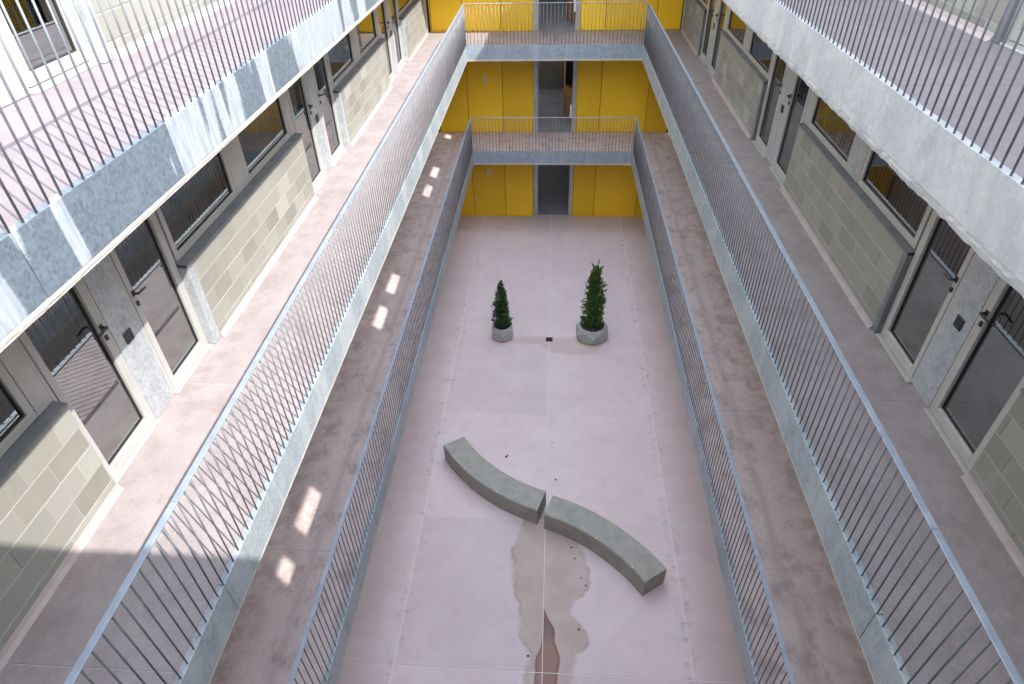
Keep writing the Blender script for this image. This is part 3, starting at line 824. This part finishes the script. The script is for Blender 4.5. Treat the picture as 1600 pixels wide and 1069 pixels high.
# ------------------------------------------------------------------ planters and conifers
def planter(cx, cy, R, h, label, rot):
    """hexagonal pot whose corners are cut back by a cone at the rim and at the foot, with a groove at mid height"""
    root = thing('planter', (cx, cy, 0), label, 'planter', 'faceted planters')
    m = 72; V = []; Fc = []
    ci = math.cos(math.pi/6)
    def hexr(a):
        q = (a-rot) % (math.pi/3)-math.pi/6
        return R*1.06*ci/math.cos(q)
    zs = [0, 0.03, 0.08, 0.16, 0.26, 0.36, 0.405, 0.415, 0.435, 0.445, 0.50, 0.56, 0.62, 0.68, 0.74, 0.80, 0.86, 0.92, 0.97, 1.0]
    rings = []
    for f in zs:
        s0 = len(V)
        for i in range(m):
            a = 2*math.pi*i/m
            top = R*0.815+(1-f)*R*0.52
            foot = R*0.84+f*R*0.70
            r = min(hexr(a), top, foot)
            if f in (0.415, 0.435): r -= 0.010
            if f == 1.0: r -= 0.008
            V.append((r*math.cos(a), r*math.sin(a), f*h))
        rings.append(s0)
    for r, z in ((R*0.735, h), (R*0.72, h-0.10)):
        rings.append(len(V))
        for i in range(m):
            a = 2*math.pi*i/m
            V.append((r*math.cos(a), r*math.sin(a), z))
    for p, q in zip(rings, rings[1:]):
        for i in range(m):
            j = (i+1) % m
            Fc.append((p+i, p+j, q+j, q+i))
    Fc.append(tuple(range(m-1, -1, -1)))
    mk('shell', mesh_from('shell', 'pot', V, Fc), root, (cx, cy, 0.004))
    # bark mulch surface
    V = [(0, 0, 0.03)]; Fc = []
    rr = random.Random(int(R*100))
    for j in range(1, 7):
        for i in range(24):
            a = 2*math.pi*i/24; r = R*0.73*j/6
            V.append((r*math.cos(a), r*math.sin(a), 0.03*(1-(j/6)**2)+rr.uniform(-0.012, 0.014)*(j < 6)))
    for i in range(24): Fc.append((0, 1+i, 1+(i+1) % 24))
    for j in range(5):
        for i in range(24):
            a, b = 1+j*24+i, 1+j*24+(i+1) % 24
            Fc.append((a, a+24, b+24, b))
    mk('soil', mesh_from('soil', 'soil', V, Fc), root, (cx, cy, h-0.055))
    return root

def conifer(cx, cy, z0, H, prof, leafmat, label, seed, nleaf, size, sprigs):
    """prof: list of (fraction of height, radius). Small scale-leaf sprays over and inside the volume"""
    rr = random.Random(seed)
    root = thing('conifer', (cx, cy, z0), label, 'tree', 'potted conifers')
    # trunk
    V, Fc = [], []
    m = 7; segs = 8
    for j in range(segs+1):
        t = j/segs; r = 0.022*(1-t)+0.003
        for i in range(m):
            a = 2*math.pi*i/m
            V.append((r*math.cos(a)+0.01*math.sin(t*5), r*math.sin(a), t*H*0.93))
    for j in range(segs):
        for i in range(m): Fc.append((j*m+i, j*m+(i+1) % m, (j+1)*m+(i+1) % m, (j+1)*m+i))
    mk('trunk', mesh_from('trunk', 'bark', V, Fc), root, (cx, cy, z0))
    def rad(t):
        for (a, ra), (b, rb) in zip(prof, prof[1:]):
            if a <= t <= b: return ra+(rb-ra)*(t-a)/(b-a)
        return prof[-1][1]
    ph = [rr.uniform(0, 6.28) for _ in range(6)]
    def lump(a, t):
        return 1+0.16*math.sin(3*a+ph[0]+7*t)+0.13*math.sin(5*a+ph[1]-13*t)+0.12*math.sin(2*a+ph[2]+23*t)+0.08*math.sin(9*a+ph[3]+31*t)
    V, Fc = [], []
    def spray(p, dirv, L, wd):
        d = Vector(dirv).normalized()
        side = d.cross(Vector((rr.uniform(-1, 1), rr.uniform(-1, 1), rr.uniform(-1, 1)))).normalized()
        up = d.cross(side)
        b = len(V)
        p = Vector(p)
        V.extend([p-side*wd*0.25, p+side*wd*0.25, p+d*L*0.55+side*wd*0.5+up*L*0.06, p+d*L*0.55-side*wd*0.5+up*L*0.06, p+d*L])
        Fc.extend([(b, b+1, b+2, b+3), (b+3, b+2, b+4)])
    # clumps: each a small fan of sprays, so the crown has lit tufts and dark gaps
    nc = nleaf//9
    for c in range(nc):
        while True:
            t = rr.random()
            if rr.random() < rad(t)/max(r for _, r in prof)+0.08: break
        a = rr.uniform(0, 6.283)
        R = rad(t)*lump(a, t)
        q = rr.random()**0.45
        r = R*q
        p = Vector((r*math.cos(a), r*math.sin(a), t*H))
        out = Vector((math.cos(a), math.sin(a), 0.75+0.7*t+rr.uniform(-0.3, 0.4)))
        for _ in range(9):
            dv = out.normalized()+Vector((rr.gauss(0, 0.5), rr.gauss(0, 0.5), rr.gauss(0, 0.4)))
            pp = p+Vector((rr.gauss(0, 0.022), rr.gauss(0, 0.022), rr.gauss(0, 0.03)))
            spray(pp, dv, size*rr.uniform(0.6, 1.2), size*rr.uniform(0.35, 0.6))
    for (t, a, ext) in sprigs:
        for j in range(26):
            f = j/26
            r = rad(t)*0.7+ext*f
            p = Vector((r*math.cos(a), r*math.sin(a), t*H+f*ext*0.9))
            spray(p, (math.cos(a)+rr.gauss(0, .7), math.sin(a)+rr.gauss(0, .7), 0.8+rr.gauss(0, .4)), size*0.7, size*0.4)
    mk('crown', mesh_from('crown', leafmat, V, Fc), root, (cx, cy, z0))
planter(-1.238, 13.27, 0.295, 0.40, 'small grey faceted concrete planter left of the floor drain', math.radians(-90+8))
planter(1.125, 13.36, 0.435, 0.40, 'large grey faceted concrete planter right of the floor drain', math.radians(-90+2))
conifer(-1.245, 13.29, 0.36, 1.36, [(0, 0.10), (0.04, 0.18), (0.15, 0.21), (0.4, 0.165), (0.7, 0.11), (0.9, 0.045), (1.0, 0.006)], 'leaf1',
        'small dark green cone-shaped conifer in the left planter', 3, 5000, 0.052, [(0.75, 0.3, 0.06), (0.5, 3.0, 0.07), (0.3, 0.0, 0.07)])
conifer(1.13, 13.38, 0.36, 1.78, [(0, 0.10), (0.05, 0.21), (0.2, 0.24), (0.45, 0.21), (0.75, 0.165), (0.9, 0.10), (1.0, 0.02)], 'leaf2',
        'taller ragged green conifer in the right planter', 5, 5400, 0.066,
        [(0.22, 3.3, 0.14), (0.45, -0.2, 0.12), (0.60, -0.4, 0.16), (0.93, 0.4, 0.12), (0.95, 2.2, 0.14), (0.97, 1.2, 0.16), (0.3, -0.6, 0.12)])

# ------------------------------------------------------------------ floor drain and litter
dr = thing('floor_drain', (0.006, 13.20, 0), 'small dark iron floor drain between the two planters', 'drain')
bx('rim', dr, -0.084, 0.096, 13.11, 13.125, 0.001, 0.008, 'iron', 0.001)
bx('rim', dr, -0.084, 0.096, 13.275, 13.29, 0.001, 0.008, 'iron', 0.001)
bx('rim', dr, -0.084, -0.069, 13.1255, 13.2745, 0.001, 0.008, 'iron', 0.001)
bx('rim', dr, 0.081, 0.096, 13.1255, 13.2745, 0.001, 0.008, 'iron', 0.001)
bx('sump', dr, -0.068, 0.080, 13.126, 13.274, 0.0005, 0.002, 'black', 0)
for i in range(5):
    x = -0.052+i*0.029
    bx('slat', dr, x-0.006, x+0.006, 13.127, 13.273, 0.003, 0.007, 'iron', 0.001)

def leaf(x, y, s, rz, where):
    V = []; Fc = []
    n = 7
    for i in range(n+1):
        t = i/n; wd = math.sin(math.pi*t)**0.8*0.42*s; c = 0.12*s*math.sin(math.pi*t)
        V += [((t-0.5)*s, -wd, 0.004+c+0.10*s*abs(t-0.4)), ((t-0.5)*s, 0, 0.004), ((t-0.5)*s, wd, 0.004+c*1.3)]
        if i:
            k = (i-1)*3
            Fc += [(k, k+3, k+4, k+1), (k+1, k+4, k+5, k+2)]
    o = mk('dead_leaf', mesh_from('dead_leaf', 'dead', V, Fc), None, (x, y, 0.0), rz)
    tag(o, 'dark dead leaf on the courtyard floor, '+where, 'leaf', 'dead leaves on the courtyard floor')
rl = random.Random(4)
for x, y, s, where in [(-0.867, 9.086, 0.10, 'the larger of two behind the left bench'), (-0.835, 9.13, 0.07, 'the smaller of two behind the left bench'),
        (0.194, 8.504, 0.08, 'beside the middle joint behind the benches'), (0.119, 9.531, 0.05, 'on the middle joint beyond the benches'),
        (0.501, 6.913, 0.07, 'close in front of the right bench'), (0.556, 6.686, 0.06, 'second in front of the right bench'),
        (-2.921, 9.661, 0.05, 'by the left gallery edge'), (2.441, 11.817, 0.09, 'on the right side joint near the railing'),
        (0.624, 10.297, 0.05, 'between the right planter and right bench'), (0.66, 6.3, 0.05, 'inside the right edge of the tide mark'),
        (0.739, 6.158, 0.06, 'at the right edge of the tide mark'), (-1.603, 10.483, 0.045, 'between the left planter and left bench'),
        (0.60, 5.35, 0.07, 'at the tide mark\'s lower bulge')]:
    leaf(x, y, s*0.65, rl.uniform(0, 6.28), where)
hole = mk('floor_socket', cyl_mesh(0.022, 0.004, 'black', 14), None, (-0.235, 4.871, 0.0005))
tag(hole, 'small round black socket cap beside the rust stain', 'floor cap')
